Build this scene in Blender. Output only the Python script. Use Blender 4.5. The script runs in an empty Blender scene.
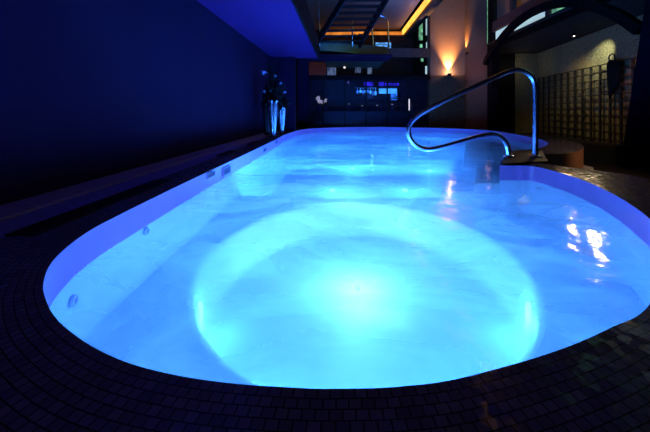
import bpy, bmesh, math, random
from mathutils import Vector, Matrix
random.seed(7)
sc = bpy.context.scene
C = sc.collection
PI = math.pi
EYE = 0.6      # eye height above the pool rim (rim plane is z = 0)
FL = 300.0     # focal length in pixels
VX, VY = 342.0, 111.0

def P(x, y, z=0.0):
    Y = FL * (EYE - z) / (y - VY)
    return Vector(((x - VX) * Y / FL, Y, z))
def Q(x, y, Y):
    return Vector(((x - VX) * Y / FL, Y, EYE - (y - VY) * Y / FL))

# ---------------------------------------------------------------- materials
def nodes(name):
    m = bpy.data.materials.new(name); m.use_nodes = True
    nt = m.node_tree
    return m, nt, nt.nodes['Principled BSDF']

def mat(name, col, rough=0.5, metal=0.0, var=0.25, scale=8.0, bump=0.0, spec=0.5, emit=None, estr=0.0):
    m, nt, b = nodes(name)
    tc = nt.nodes.new('ShaderNodeTexCoord')
    nz = nt.nodes.new('ShaderNodeTexNoise'); nz.inputs['Scale'].default_value = scale
    nz.inputs['Detail'].default_value = 4
    nt.links.new(tc.outputs['Object'], nz.inputs['Vector'])
    rp = nt.nodes.new('ShaderNodeValToRGB')
    rp.color_ramp.elements[0].position = 0.3; rp.color_ramp.elements[1].position = 0.7
    rp.color_ramp.elements[0].color = (*[c * (1 - var) for c in col], 1)
    rp.color_ramp.elements[1].color = (*[min(1, c * (1 + var)) for c in col], 1)
    nt.links.new(nz.outputs['Fac'], rp.inputs['Fac'])
    nt.links.new(rp.outputs['Color'], b.inputs['Base Color'])
    b.inputs['Roughness'].default_value = rough
    b.inputs['Metallic'].default_value = metal
    b.inputs['Specular IOR Level'].default_value = spec
    if bump:
        bp = nt.nodes.new('ShaderNodeBump'); bp.inputs['Strength'].default_value = bump
        bp.inputs['Distance'].default_value = 0.02
        nt.links.new(nz.outputs['Fac'], bp.inputs['Height'])
        nt.links.new(bp.outputs['Normal'], b.inputs['Normal'])
    if emit:
        b.inputs['Emission Color'].default_value = (*emit, 1)
        b.inputs['Emission Strength'].default_value = estr
    return m

def glow(name, col, strength, scale=6.0, lo=0.6):
    """a surface that glows by itself, with a little mottling"""
    m, nt, b = nodes(name)
    tc = nt.nodes.new('ShaderNodeTexCoord')
    nz = nt.nodes.new('ShaderNodeTexNoise'); nz.inputs['Scale'].default_value = scale
    nt.links.new(tc.outputs['Object'], nz.inputs['Vector'])
    mr = nt.nodes.new('ShaderNodeMapRange')
    mr.inputs['From Min'].default_value = 0.35; mr.inputs['From Max'].default_value = 0.65
    mr.inputs['To Min'].default_value = strength * lo; mr.inputs['To Max'].default_value = strength
    nt.links.new(nz.outputs['Fac'], mr.inputs['Value'])
    b.inputs['Base Color'].default_value = (*[c * 0.3 for c in col], 1)
    b.inputs['Emission Color'].default_value = (*col, 1)
    nt.links.new(mr.outputs['Result'], b.inputs['Emission Strength'])
    return m

def tile_mat():
    m, nt, b = nodes('mosaic_tile')
    uv = nt.nodes.new('ShaderNodeUVMap'); uv.uv_map = 'UVMap'
    br = nt.nodes.new('ShaderNodeTexBrick')
    br.inputs['Scale'].default_value = 1.0
    br.inputs['Brick Width'].default_value = 0.026; br.inputs['Row Height'].default_value = 0.0225
    br.inputs['Mortar Size'].default_value = 0.0016; br.inputs['Mortar Smooth'].default_value = 0.3
    br.inputs['Color1'].default_value = (0.24, 0.19, 0.30, 1); br.inputs['Color2'].default_value = (0.16, 0.125, 0.20, 1)
    br.inputs['Mortar'].default_value = (0.012, 0.01, 0.016, 1)
    nt.links.new(uv.outputs['UV'], br.inputs['Vector'])
    nt.links.new(br.outputs['Color'], b.inputs['Base Color'])
    b.inputs['Roughness'].default_value = 0.13
    # each tile lies at a slightly different tilt
    vo = nt.nodes.new('ShaderNodeTexVoronoi'); vo.inputs['Scale'].default_value = 40
    nt.links.new(uv.outputs['UV'], vo.inputs['Vector'])
    sb = nt.nodes.new('ShaderNodeVectorMath'); sb.operation = 'SUBTRACT'; sb.inputs[1].default_value = (.5, .5, .5)
    nt.links.new(vo.outputs['Color'], sb.inputs[0])
    ml = nt.nodes.new('ShaderNodeVectorMath'); ml.operation = 'MULTIPLY'; ml.inputs[1].default_value = (.06, .17, .0)
    nt.links.new(sb.outputs[0], ml.inputs[0])
    bp = nt.nodes.new('ShaderNodeBump'); bp.inputs['Strength'].default_value = 0.5; bp.inputs['Distance'].default_value = 0.003
    bp.invert = True
    nt.links.new(br.outputs['Fac'], bp.inputs['Height'])
    ad = nt.nodes.new('ShaderNodeVectorMath'); ad.operation = 'ADD'
    nt.links.new(bp.outputs['Normal'], ad.inputs[0]); nt.links.new(ml.outputs[0], ad.inputs[1])
    nm = nt.nodes.new('ShaderNodeVectorMath'); nm.operation = 'NORMALIZE'
    nt.links.new(ad.outputs[0], nm.inputs[0])
    nt.links.new(nm.outputs[0], b.inputs['Normal'])
    b.inputs['Specular IOR Level'].default_value = 0.22
    return m

def water_mat():
    m = bpy.data.materials.new('pool_water'); m.use_nodes = True
    nt = m.node_tree; nt.nodes.clear()
    out = nt.nodes.new('ShaderNodeOutputMaterial')
    tc = nt.nodes.new('ShaderNodeTexCoord')
    n1 = nt.nodes.new('ShaderNodeTexNoise'); n1.inputs['Scale'].default_value = 2.2; n1.inputs['Detail'].default_value = 2
    n2 = nt.nodes.new('ShaderNodeTexNoise'); n2.inputs['Scale'].default_value = 9; n2.inputs['Detail'].default_value = 3; n2.inputs['Distortion'].default_value = 0.6
    for n in (n1, n2): nt.links.new(tc.outputs['Object'], n.inputs['Vector'])
    mx = nt.nodes.new('ShaderNodeMath'); mx.operation = 'MULTIPLY_ADD'; mx.inputs[1].default_value = 0.22
    nt.links.new(n2.outputs['Fac'], mx.inputs[0]); nt.links.new(n1.outputs['Fac'], mx.inputs[2])
    bp = nt.nodes.new('ShaderNodeBump'); bp.inputs['Strength'].default_value = 0.6; bp.inputs['Distance'].default_value = 0.022
    nt.links.new(mx.outputs[0], bp.inputs['Height'])
    gl = nt.nodes.new('ShaderNodeBsdfGlossy'); gl.inputs['Roughness'].default_value = 0.06
    nt.links.new(bp.outputs['Normal'], gl.inputs['Normal'])
    tr = nt.nodes.new('ShaderNodeBsdfTransparent'); tr.inputs['Color'].default_value = (0.86, 0.96, 1, 1)
    tl = nt.nodes.new('ShaderNodeBsdfTranslucent'); tl.inputs['Color'].default_value = (0.8, 0.9, 1, 1)
    m1 = nt.nodes.new('ShaderNodeMixShader')
    n3 = nt.nodes.new('ShaderNodeTexNoise'); n3.inputs['Scale'].default_value = 1.6; n3.inputs['Detail'].default_value = 5; n3.inputs['Distortion'].default_value = 1.6
    mp = nt.nodes.new('ShaderNodeMapping'); mp.inputs['Scale'].default_value = (.7, 1.3, 1)
    nt.links.new(tc.outputs['Object'], mp.inputs['Vector']); nt.links.new(mp.outputs[0], n3.inputs['Vector'])
    mr = nt.nodes.new('ShaderNodeMapRange'); mr.inputs['From Min'].default_value = .35; mr.inputs['From Max'].default_value = .68
    mr.inputs['To Min'].default_value = HAZE - .10; mr.inputs['To Max'].default_value = HAZE + .18
    nt.links.new(n3.outputs['Fac'], mr.inputs['Value']); nt.links.new(mr.outputs['Result'], m1.inputs[0])
    nt.links.new(tr.outputs[0], m1.inputs[1]); nt.links.new(tl.outputs[0], m1.inputs[2])
    fr = nt.nodes.new('ShaderNodeFresnel'); fr.inputs['IOR'].default_value = 1.33
    nt.links.new(bp.outputs['Normal'], fr.inputs['Normal'])
    m2 = nt.nodes.new('ShaderNodeMixShader')
    nt.links.new(fr.outputs[0], m2.inputs[0]); nt.links.new(m1.outputs[0], m2.inputs[1]); nt.links.new(gl.outputs[0], m2.inputs[2])
    nt.links.new(m2.outputs[0], out.inputs['Surface'])
    return m

def glass_mat(name, tint=(0.8, 0.85, 1.0), gloss=0.5, haze=0.0):
    m = bpy.data.materials.new(name); m.use_nodes = True
    nt = m.node_tree; nt.nodes.clear()
    out = nt.nodes.new('ShaderNodeOutputMaterial')
    tr = nt.nodes.new('ShaderNodeBsdfTransparent'); tr.inputs['Color'].default_value = (*tint, 1)
    gl = nt.nodes.new('ShaderNodeBsdfGlossy'); gl.inputs['Roughness'].default_value = 0.02; gl.inputs['Color'].default_value = (gloss,) * 3 + (1,)
    df = nt.nodes.new('ShaderNodeBsdfDiffuse'); df.inputs['Color'].default_value = (.25, .22, .40, 1)
    hz = nt.nodes.new('ShaderNodeMixShader'); hz.inputs[0].default_value = haze
    nt.links.new(tr.outputs[0], hz.inputs[1]); nt.links.new(df.outputs[0], hz.inputs[2])
    lw = nt.nodes.new('ShaderNodeFresnel'); lw.inputs['IOR'].default_value = 1.5
    mx = nt.nodes.new('ShaderNodeMixShader')
    nt.links.new(lw.outputs[0], mx.inputs[0]); nt.links.new(hz.outputs[0], mx.inputs[1]); nt.links.new(gl.outputs[0], mx.inputs[2])
    nt.links.new(mx.outputs[0], out.inputs['Surface'])
    return m

HAZE = 0.26
M = dict(
    tile=tile_mat(), water=water_mat(),
    basin=mat('basin_plaster', (0.60, 0.63, 0.66), 0.5, var=0.05, scale=5),
    basin_wall=mat('basin_wall_tile', (0.62, 0.28, 0.66), 0.3, var=0.06, scale=4),
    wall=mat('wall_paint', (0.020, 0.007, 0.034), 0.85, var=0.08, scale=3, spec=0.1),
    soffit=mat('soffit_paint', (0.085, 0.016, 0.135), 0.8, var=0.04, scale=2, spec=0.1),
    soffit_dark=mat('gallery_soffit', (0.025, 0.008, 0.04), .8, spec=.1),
    fascia=mat('fascia_paint', (0.008, 0.006, 0.008), 0.8, spec=.1),
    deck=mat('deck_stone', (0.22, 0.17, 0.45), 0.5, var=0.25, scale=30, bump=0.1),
    curb=mat('curb_stone', (0.34, 0.24, 0.34), 0.6, var=0.2, scale=40),
    grate=mat('grate_metal', (0.03, 0.025, 0.03), 0.45, 0.6),
    chrome=mat('rail_steel', (0.80, 0.78, 0.88), 0.26, 1.0, var=0.05),
    black=mat('black_paint', (0.008, 0.008, 0.011), 0.6, spec=0.15),
    plate=mat('dark_slab', (0.007, 0.007, 0.008), 0.6, spec=0.15),
    floor=mat('floor_stone', (0.035, 0.026, 0.022), 0.75, scale=12, spec=0.12),
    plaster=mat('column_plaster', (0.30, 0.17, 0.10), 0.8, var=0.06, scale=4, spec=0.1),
    orange=mat('terracotta_render', (0.55, 0.30, 0.16), 0.8, var=0.1),
    stone=mat('rough_stone', (0.36, 0.29, 0.13), 0.9, var=0.5, scale=22, bump=0.5, spec=0.1),
    lattice=mat('lattice_wood', (0.035, 0.028, 0.02), 0.7),
    vase=mat('vase_metal', (0.50, 0.50, 0.58), 0.16, 1.0, var=0.25, scale=5),
    vase_dark=mat('vase_dark', (0.03, 0.03, 0.045), 0.3, 0.8, var=0.25, scale=5),
    foliage=mat('dark_foliage', (0.010, 0.013, 0.016), 0.7, var=0.5, spec=0.2),
    flower=mat('pale_flower', (0.42, 0.46, 0.75), 0.8, var=0.3),
    balcony=mat('balcony_edge', (0.12, 0.15, 0.10), 0.7, var=0.25, scale=3),
    steel_dark=mat('stair_steel', (0.022, 0.020, 0.028), 0.6, 0.2, spec=.2),
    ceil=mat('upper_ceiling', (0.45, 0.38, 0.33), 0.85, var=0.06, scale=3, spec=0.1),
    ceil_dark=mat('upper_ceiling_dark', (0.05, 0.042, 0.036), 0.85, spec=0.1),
    brown=mat('brown_beam', (0.085, 0.05, 0.05), 0.7),
    arch=mat('arch_steel', (0.004, 0.004, 0.005), 0.8, spec=0.05),
    pier=mat('pier_paint', (0.03, 0.018, 0.07), 0.8, spec=0.1),
    robe=mat('robe_cloth', (0.016, 0.022, 0.022), 0.9, var=0.3, scale=14, spec=0.1),
    glass=glass_mat('partition_glass', (0.78, 0.82, 1.0), 0.55, 0.035),
    vglass=glass_mat('clear_glass', (0.75, 0.85, 1.0), 1.0),
    led=glow('cove_led', (1.0, 0.43, 0.06), 2.2, 1.5, 0.6),
    led_back=glow('cove_led_back', (1.0, 0.30, 0.04), 1.0, 1.2, 0.35),
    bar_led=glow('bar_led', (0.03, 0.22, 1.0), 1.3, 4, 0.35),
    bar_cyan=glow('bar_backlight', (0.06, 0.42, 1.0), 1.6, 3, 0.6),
    bar_dim=glow('bar_glow_dim', (0.04, 0.03, 0.9), 0.8, 5, 0.2),
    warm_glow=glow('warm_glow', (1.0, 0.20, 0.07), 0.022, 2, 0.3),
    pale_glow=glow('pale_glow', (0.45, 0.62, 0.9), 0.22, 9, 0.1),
    window_white=glow('window_pale', (0.55, 0.82, 0.92), 0.75, 2, 0.75),
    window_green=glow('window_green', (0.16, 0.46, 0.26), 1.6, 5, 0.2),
    screen=glow('bright_window', (0.12, 0.42, 1.0), 1.6, 9, 0.1),
    candle=glow('candle_light', (1.0, 0.85, 0.8), 1.2, 9, 0.8),
    lamp=glow('lamp_lens', (1.0, 0.85, 0.6), 8.0, 9, 0.9),
    pool_lens=glow('pool_lens', (0.15, 0.5, 1.0), 4.0, 9, 0.9),
    bamboo=mat('bamboo_green', (0.12, 0.30, 0.08), 0.6, var=0.5, scale=6),
    bar_wood=mat('bar_wood', (0.03, 0.022, 0.03), 0.4),
    bottle=mat('bottle_glass', (0.03, 0.05, 0.14), 0.15, var=0.6, scale=3),
    petal=mat('white_petals', (0.8, 0.75, 0.75), 0.8, emit=(1, .85, .85), estr=0.25),  # petals emit a little, standing in for light on them
    slot=mat('vent_dark', (0.05, 0.05, 0.16), 0.5),
    vent=mat('vent_plastic', (0.55, 0.5, 0.8), 0.4),
)

# ---------------------------------------------------------------- mesh helpers
def link(name, bm, m, parent=None, smooth=False, bevel=0.0):
    me = bpy.data.meshes.new(name)
    bmesh.ops.recalc_face_normals(bm, faces=bm.faces)
    bm.to_mesh(me); bm.free()
    if smooth:
        for p in me.polygons: p.use_smooth = True
    o = bpy.data.objects.new(name, me); C.objects.link(o)
    if m: me.materials.append(m)
    if parent:
        o.parent = parent
        o.matrix_parent_inverse = Matrix.Identity(4)
        # geometry is given in world space: shift by the parent's location
        me.transform(Matrix.Translation(-parent.location)) if not parent.get('_local') else None
    if bevel:
        b = o.modifiers.new('bevel', 'BEVEL'); b.width = bevel; b.segments = 2
    return o

def thing(name, label, cat, loc=(0, 0, 0), group=None):
    o = bpy.data.objects.new(name, None); C.objects.link(o)
    o.location = loc; o.empty_display_size = 0.1
    o['label'] = label; o['category'] = cat
    if group: o['group'] = group
    return o
def tag(o, label, cat, group=None):
    o['label'] = label; o['category'] = cat
    if group: o['group'] = group
    return o
def struct(o, label=None):
    o['kind'] = 'structure'
    if label: o['label'] = label
    return o

def box(bm, a, b):
    x0, y0, z0 = a; x1, y1, z1 = b
    v = [bm.verts.new(p) for p in ((x0,y0,z0),(x1,y0,z0),(x1,y1,z0),(x0,y1,z0),(x0,y0,z1),(x1,y0,z1),(x1,y1,z1),(x0,y1,z1))]
    for f in ((0,3,2,1),(4,5,6,7),(0,1,5,4),(1,2,6,5),(2,3,7,6),(3,0,4,7)): bm.faces.new([v[i] for i in f])
def hexa(bm, pts):
    v = [bm.verts.new(p) for p in pts]
    for f in ((0,3,2,1),(4,5,6,7),(0,1,5,4),(1,2,6,5),(2,3,7,6),(3,0,4,7)): bm.faces.new([v[i] for i in f])
def bar(bm, a, b, w, h, up=(0,0,1)):
    """rectangular bar from a to b"""
    a = Vector(a); b = Vector(b); d = (b - a).normalized()
    s = d.cross(Vector(up)); 
    if s.length < 1e-4: s = d.cross(Vector((0,1,0)))
    s.normalize(); u = s.cross(d).normalized()
    s *= w/2; u *= h/2
    hexa(bm, [a-s-u, a+s-u, b+s-u, b-s-u, a-s+u, a+s+u, b+s+u, b-s+u])
def tube(bm, pts, r, n=12, caps=True):
    pts = [Vector(p) for p in pts]
    rings = []; up = None
    for i, p in enumerate(pts):
        d = (pts[min(i+1, len(pts)-1)] - pts[max(i-1, 0)]).normalized()
        if up is None:
            up = d.orthogonal().normalized()
        up = (up - d * up.dot(d)).normalized()
        s = d.cross(up)
        rr = r[i] if isinstance(r, (list, tuple)) else r
        rings.append([bm.verts.new(p + (up * math.cos(t) + s * math.sin(t)) * rr) for t in [2*PI*k/n for k in range(n)]])
    for a, b in zip(rings, rings[1:]):
        for k in range(n): bm.faces.new((a[k], a[(k+1) % n], b[(k+1) % n], b[k]))
    if caps:
        bm.faces.new(rings[0][::-1]); bm.faces.new(rings[-1])
def lathe(bm, c, prof, n=24, flute=0.0, nf=12):
    rings = []
    for r, z in prof:
        rings.append([bm.verts.new((c[0] + r*(1+flute*math.cos(nf*t))*math.cos(t), c[1] + r*(1+flute*math.cos(nf*t))*math.sin(t), c[2] + z)) for t in [2*PI*k/n for k in range(n)]])
    for a, b in zip(rings, rings[1:]):
        for k in range(n): bm.faces.new((a[k], a[(k+1) % n], b[(k+1) % n], b[k]))
    bm.faces.new(rings[0][::-1])
    return rings
def catmull(pts, n=8, closed=False):
    out = []
    N = len(pts)
    rng = range(N if closed else N-1)
    for i in rng:
        g = (lambda k: pts[k % N]) if closed else (lambda k: pts[max(0, min(N-1, k))])
        p0, p1, p2, p3 = g(i-1), g(i), g(i+1), g(i+2)
        for j in range(n):
            t = j / n
            out.append(0.5*((2*p1) + (p2-p0)*t + (2*p0-5*p1+4*p2-p3)*t*t + (3*p1-p0-3*p2+p3)*t**3))
    if not closed: out.append(pts[-1].copy())
    return out
def B(): return bmesh.new()

# ---------------------------------------------------------------- pool outline (rim plane)
near_arc = [P(549,143.5), P(543,147.2), P(528,149.6), P(506,150.6)]
side_a = [P(506,150.6), P(499.5,165.5)]
big = [P(*p) for p in ((499.5,165.5),(519,165.6),(537,167),(574,177),(611,193),(650,219))] + \
      [Vector((1.40,1.27,0))] + [P(*p) for p in ((650,304),(608,329),(553,352),(461,378),(400,386.5),(350,388.5),(300,388),(212,381),(138,366),(90,345),(57.7,320),(46,300),(43.5,283),(51,263.5),(69.5,245),(92.5,229),(120,214.5),(155,197.2),(200,175.5),(250,152),(275,140),(288,133.6),(310,128.6),(363,127),(409,127.5),(455,128.6),(490,130.6),(516,134.5),(540,139.3),(549,143.5))]
loop = catmull(big, 8)[:-1] + catmull(near_arc, 6)[:-1] + [side_a[0].lerp(side_a[1], t/6) for t in range(6)]
# thin out coincident points
L = [loop[0]]
for p in loop[1:]:
    if (p - L[-1]).length > 0.01: L.append(p)
loop = L; N = len(loop)
area = sum(loop[i].x*loop[(i+1)%N].y - loop[(i+1)%N].x*loop[i].y for i in range(N)) / 2
sgn = 1 if area > 0 else -1   # >0 counter-clockwise
def outward(i, k=1):
    d = loop[(i+k) % N] - loop[(i-k) % N]
    n = Vector((d.y, -d.x, 0)) * sgn
    return n.normalized()
def rim_w(p):
    if p.x < -0.9 and p.y < 7: return 0.30 if p.y > 1.6 else 0.30 + 0.25*min(1, (1.6-p.y)/.6)
    if p.y > 7: return 0.28
    if p.x > 1.55 and 3.0 < p.y < 4.65 and p.x < 2.6: return 0.28
    if p.x > 2.6: return 0.5
    if p.x > 1.55: return 0.62
    return 0.55
W = [rim_w(p) for p in loop]
for _ in range(6): W = [(W[i-1] + W[i] + W[(i+1) % N]) / 3 for i in range(N)]
outer = [loop[i] + outward(i, 3) * W[i] for i in range(N)]
for _ in range(3): outer = [(outer[i-1] + outer[i]*2 + outer[(i+1) % N]) / 4 for i in range(N)]

pool = thing('swimming_pool', 'large curved swimming pool of glowing blue water with dark mosaic rim', 'pool', (0, 0, 0))
Z_FLOOR, Z_WATER, Z_LEDGE, Z_WELL, Z_DEEP = -0.41, -0.16, -0.52, -0.86, -1.05

# coping: mosaic strip that follows the rim, with its outer face
bm = B(); uvl = bm.loops.layers.uv.new('UVMap')
s = 0.0; S = [0.0]
for i in range(N):
    s += (loop[(i+1) % N] - loop[i]).length; S.append(s)
NV = 5
rows = [[bm.verts.new(loop[i % N].lerp(outer[i % N], k / NV)) for k in range(NV+1)] for i in range(N)]
for i in range(N):
    j = (i+1) % N
    for k in range(NV):
        f = bm.faces.new((rows[i][k], rows[j][k], rows[j][k+1], rows[i][k+1]))
        for lp in f.loops:
            a = i if lp.vert in (rows[i][k], rows[i][k+1]) else j
            kk = k if lp.vert in (rows[i][k], rows[j][k]) else k+1
            u = S[i] if a == i else S[i+1]
            v = W[a] * min(kk, NV) / NV + (0.41 if kk > NV else 0)
            lp[uvl].uv = (u, v)
coping = link('coping', bm, M['tile'], pool)
bm = B()
sk = [(bm.verts.new(p), bm.verts.new(p + Vector((0, 0, Z_FLOOR)))) for p in outer]
for i in range(N):
    j = (i+1) % N
    if outer[i].x < 2.75 and 2.9 < outer[i].y < 4.7 and outer[i].x > 0: continue
    bm.faces.new((sk[i][0], sk[j][0], sk[j][1], sk[i][1]))
link('skirt', bm, M['orange'], pool)['label'] = 'terracotta outer wall of the pool'

# inner wall
bm = B()
for i in range(N): pass
top = [bm.verts.new(p) for p in loop]; bot = [bm.verts.new(p + Vector((0, 0, Z_DEEP))) for p in loop]
mid = [bm.verts.new(p + Vector((0, 0, Z_WATER-0.005))) for p in loop]
for i in range(N):
    j = (i+1) % N
    f = bm.faces.new((top[i], top[j], mid[j], mid[i])); f.material_index = 0
    f = bm.faces.new((mid[i], mid[j], bot[j], bot[i])); f.material_index = 1
bw = link('basin_wall', bm, M['basin_wall'], pool, smooth=False)
bw.data.materials.append(M['basin'])

# water
def filled(name, pts, m, parent, holes=()):
    bm = B(); ed = []
    for lp in [pts] + list(holes):
        vs = [bm.verts.new(p) for p in lp]
        ed += [bm.edges.new((vs[i], vs[(i+1) % len(vs)])) for i in range(len(vs))]
    bmesh.ops.triangle_fill(bm, edges=ed, use_beauty=True)
    for f in bm.faces:
        f.normal_update()
        if f.normal.z < 0: f.normal_flip()
    me = bpy.data.meshes.new(name); bm.to_mesh(me); bm.free()
    o = bpy.data.objects.new(name, me); C.objects.link(o); me.materials.append(m)
    if parent: o.parent = parent
    return o
water = filled('water', [p + Vector((0, 0, Z_WATER)) for p in loop], M['water'], pool)
water['label'] = 'glowing blue pool water'

# ledge floor with the round well
WC = Vector((0.14, 2.38, 0)); RX, RY = 1.20, 1.28
def ell(f, z, n=72): return [Vector((WC.x + RX*f*math.cos(2*PI*k/n), WC.y + RY*f*math.sin(2*PI*k/n), z)) for k in range(n)]
edge_y = lambda x: 3.95 - 0.10*math.cos((x-0.3)*1.2)
ledge = [Vector((-1.42, 0.5, Z_LEDGE)), Vector((2.3, 0.5, Z_LEDGE))] + [Vector((x, edge_y(x), Z_LEDGE)) for x in [2.3 - 3.72*k/24 for k in range(25)]]
filled('ledge_floor', ledge, M['basin'], pool, [ell(1.0, Z_LEDGE)])
bm = B()
rs = [[bm.verts.new(p) for p in ell(f, z)] for f, z in ((1.0, Z_LEDGE), (0.985, Z_LEDGE-0.006), (0.965, Z_LEDGE-0.03), (0.92, Z_WELL+0.05), (0.90, Z_WELL+0.012), (0.86, Z_WELL), (0.4, Z_WELL))]
for a, b in zip(rs, rs[1:]):
    for k in range(72): bm.faces.new((a[k], a[(k+1) % 72], b[(k+1) % 72], b[k]))
bm.faces.new(rs[-1])
link('well', bm, M['basin'], pool, smooth=True)
# riser of the ledge and the deep floor
bm = B()
xs = [2.3 - 3.72*k/24 for k in range(25)]
a = [bm.verts.new((x, edge_y(x), Z_LEDGE)) for x in xs]; b = [bm.verts.new((x, edge_y(x)+0.25, Z_DEEP)) for x in xs]
for k in range(24): bm.faces.new((a[k], a[k+1], b[k+1], b[k]))
link('ledge_riser', bm, M['basin'], pool, smooth=True)
bm = B(); v = [bm.verts.new(p) for p in ((-1.6, 3.6, Z_DEEP), (5.6, 3.6, Z_DEEP), (5.6, 11.6, Z_DEEP), (-1.6, 11.6, Z_DEEP))]; bm.faces.new(v)
link('deep_floor', bm, M['basin'], pool)
# bay bench
bm = B(); hexa(bm, [(2.0,5.0,Z_DEEP),(4.2,5.0,Z_DEEP),(5.2,10.4,Z_DEEP),(4.3,10.4,Z_DEEP),(2.0,5.0,-0.34),(4.2,5.0,-0.34),(5.2,10.4,-0.34),(4.3,10.4,-0.34)])
link('bench', bm, M['basin'], pool, bevel=0.02)
# steps beside the rail
for x0, x1, y0, z in ((1.50, 2.5, 3.42, -0.22), (1.16, 2.4, 3.52, -0.34)):
    bm = B(); hexa(bm, [(x0,y0,Z_DEEP),(x1,y0,Z_DEEP),(x1+.5,4.7,Z_DEEP),(x0+.62,4.7,Z_DEEP),(x0,y0,z),(x1,y0,z),(x1+.5,4.7,z),(x0+.62,4.7,z)])
    link('step', bm, M['basin'], pool, bevel=0.012)
# fittings of the left wall
def wall_at(x_px):
    best = None
    for i in range(N):
        a, b = loop[i], loop[(i+1) % N]
        ra, rb = (a.x/a.y - (x_px-VX)/FL), (b.x/b.y - (x_px-VX)/FL)
        if ra*rb <= 0 and a.x < 0:
            t = ra/(ra-rb) if ra != rb else 0
            p = a.lerp(b, t); n = -outward(i, 2)
            if best is None or p.y > best[0].y: best = (p, n)
    return best
def plaque(name, x_px, y_px, w, h, kind):
    p, n = wall_at(x_px)
    z = EYE - (y_px-VY)*p.y/FL
    t = Vector((-n.y, n.x, 0)); c = Vector((p.x, p.y, z)) + n*0.004
    if kind == 'vent':
        bm = B(); u = Vector((0,0,h/2)); d = n*0.012
        hexa(bm, [c-t*w/2-u, c+t*w/2-u, c+t*w/2-u+d, c-t*w/2-u+d, c-t*w/2+u, c+t*w/2+u, c+t*w/2+u+d, c-t*w/2+u+d])
        o = link(name, bm, M['vent'], pool)
        bm = B(); c2 = c + d
        k = max(3, int(w/0.03))
        for q in range(k):
            cc = c2 + t*(-w/2 + w*(q+.5)/k); ww = w/k*0.6; hh = h*0.38; d2 = n*0.003
            hexa(bm, [cc-t*ww/2-Vector((0,0,hh)), cc+t*ww/2-Vector((0,0,hh)), cc+t*ww/2-Vector((0,0,hh))+d2, cc-t*ww/2-Vector((0,0,hh))+d2, cc-t*ww/2+Vector((0,0,hh)), cc+t*ww/2+Vector((0,0,hh)), cc+t*ww/2+Vector((0,0,hh))+d2, cc-t*ww/2+Vector((0,0,hh))+d2])
        link('slot', bm, M['slot'], o)
    else:
        bm = B(); prev = None; rings = []
        for rr, dd in ((w/2, 0), (w/2, .012), (w*.36, .016), (w*.34, .004)):
            rings.append([bm.verts.new(c + n*dd + t*rr*math.cos(2*PI*k/20) + Vector((0,0,rr*math.sin(2*PI*k/20)))) for k in range(20)])
        for a, b in zip(rings, rings[1:]):
            for k in range(20): bm.faces.new((a[k], a[(k+1)%20], b[(k+1)%20], b[k]))
        o = link(name, bm, M['vent'], pool, smooth=True)
        bm = B(); bm.faces.new([bm.verts.new(c + n*0.006 + t*w*.34*math.cos(2*PI*k/20) + Vector((0,0,w*.34*math.sin(2*PI*k/20)))) for k in range(20)])
        link('nozzle', bm, M['slot'], o)
plaque('overflow_vent', 210, 174.5, 0.16, 0.055, 'vent')
plaque('skimmer_vent', 226, 170.5, 0.20, 0.095, 'vent')
plaque('overflow_vent', 264, 149.8, 0.16, 0.07, 'vent')
plaque('overflow_vent', 276, 141.8, 0.20, 0.06, 'vent')
plaque('water_jet', 71, 301, 0.05, 0.05, 'jet')
plaque('water_jet', 145, 231, 0.05, 0.05, 'jet')

# ---------------------------------------------------------------- hand rail and its slab
bm = B()
slab = [P(501.5,164.6), P(507.5,151.4), P(542,151.4), P(548,162)]
hexa(bm, [p + Vector((0,0,-0.05)) for p in slab] + [p + Vector((0,0,0.012)) for p in slab])
tag(link('rail_slab', bm, M['plate'], bevel=0.004), 'black slab on the pool rim under the steel handrail', 'slab')
rail = thing('handrail', 'bent steel pool handrail rising from the black slab over the water', 'handrail', (2.3, 3.9, 0))
YR = 3.86
ctrl = [(535.5,158.5),(535.5,140),(535.5,110),(535.3,90),(533,79),(527,72.5),(519,69.8),(510,71.2),(490,79.5),(450,98),(425,111),(414.5,118.5),(409,127),(410,138),(417,146),(427,149.3),(440,147.5),(465,140.5),(483,135.6),(494,134.4),(502,138),(507.5,146),(509.3,158.5)]
pts = [Q(x, y, YR + 0.0*(i)) for i, (x, y) in enumerate(ctrl)]
bm = B(); tube(bm, catmull(pts, 8), 0.031, 16)
link('rail_tube', bm, M['chrome'], rail, smooth=True)
for p in (pts[0], pts[-1]):
    bm = B(); lathe(bm, (p.x, p.y, 0.012), [(0.075, 0), (0.075, 0.012), (0.045, 0.02), (0.034, 0.024)], 24)
    link('flange', bm, M['chrome'], rail, smooth=True)

# ---------------------------------------------------------------- floor, left deck, left wall, soffit
big_fl = [Vector((-6, -3, Z_FLOOR)), Vector((14, -3, Z_FLOOR)), Vector((14, 17, Z_FLOOR)), Vector((-6, 17, Z_FLOOR))]
hole = [(outer[i]*0.35 + loop[i]*0.65) + Vector((0, 0, Z_FLOOR)) for i in range(0, N, 2)]
struct(filled('floor', big_fl, M['floor'], None, [hole]), 'dark stone floor around the raised pool')
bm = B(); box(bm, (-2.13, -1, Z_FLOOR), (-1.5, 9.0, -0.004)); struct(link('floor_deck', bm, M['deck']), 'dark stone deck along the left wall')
bm = B(); box(bm, (-2.13, -1, -0.02), (-1.87, 9.0, 0.012)); struct(link('trim_1', bm, M['curb'], bevel=0.005), 'pale stone strip along the foot of the left wall')
bm = B(); box(bm, (-2.33, -1, Z_FLOOR), (-2.13, 9.2, 3.4)); struct(link('wall_left', bm, M['wall']), 'dark navy left wall')
bm = B(); box(bm, (-2.13, 9.0, Z_FLOOR), (-1.42, 9.2, 2.22)); struct(link('wall_back_left', bm, M['wall']), 'navy wall behind the tall vases')
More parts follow.
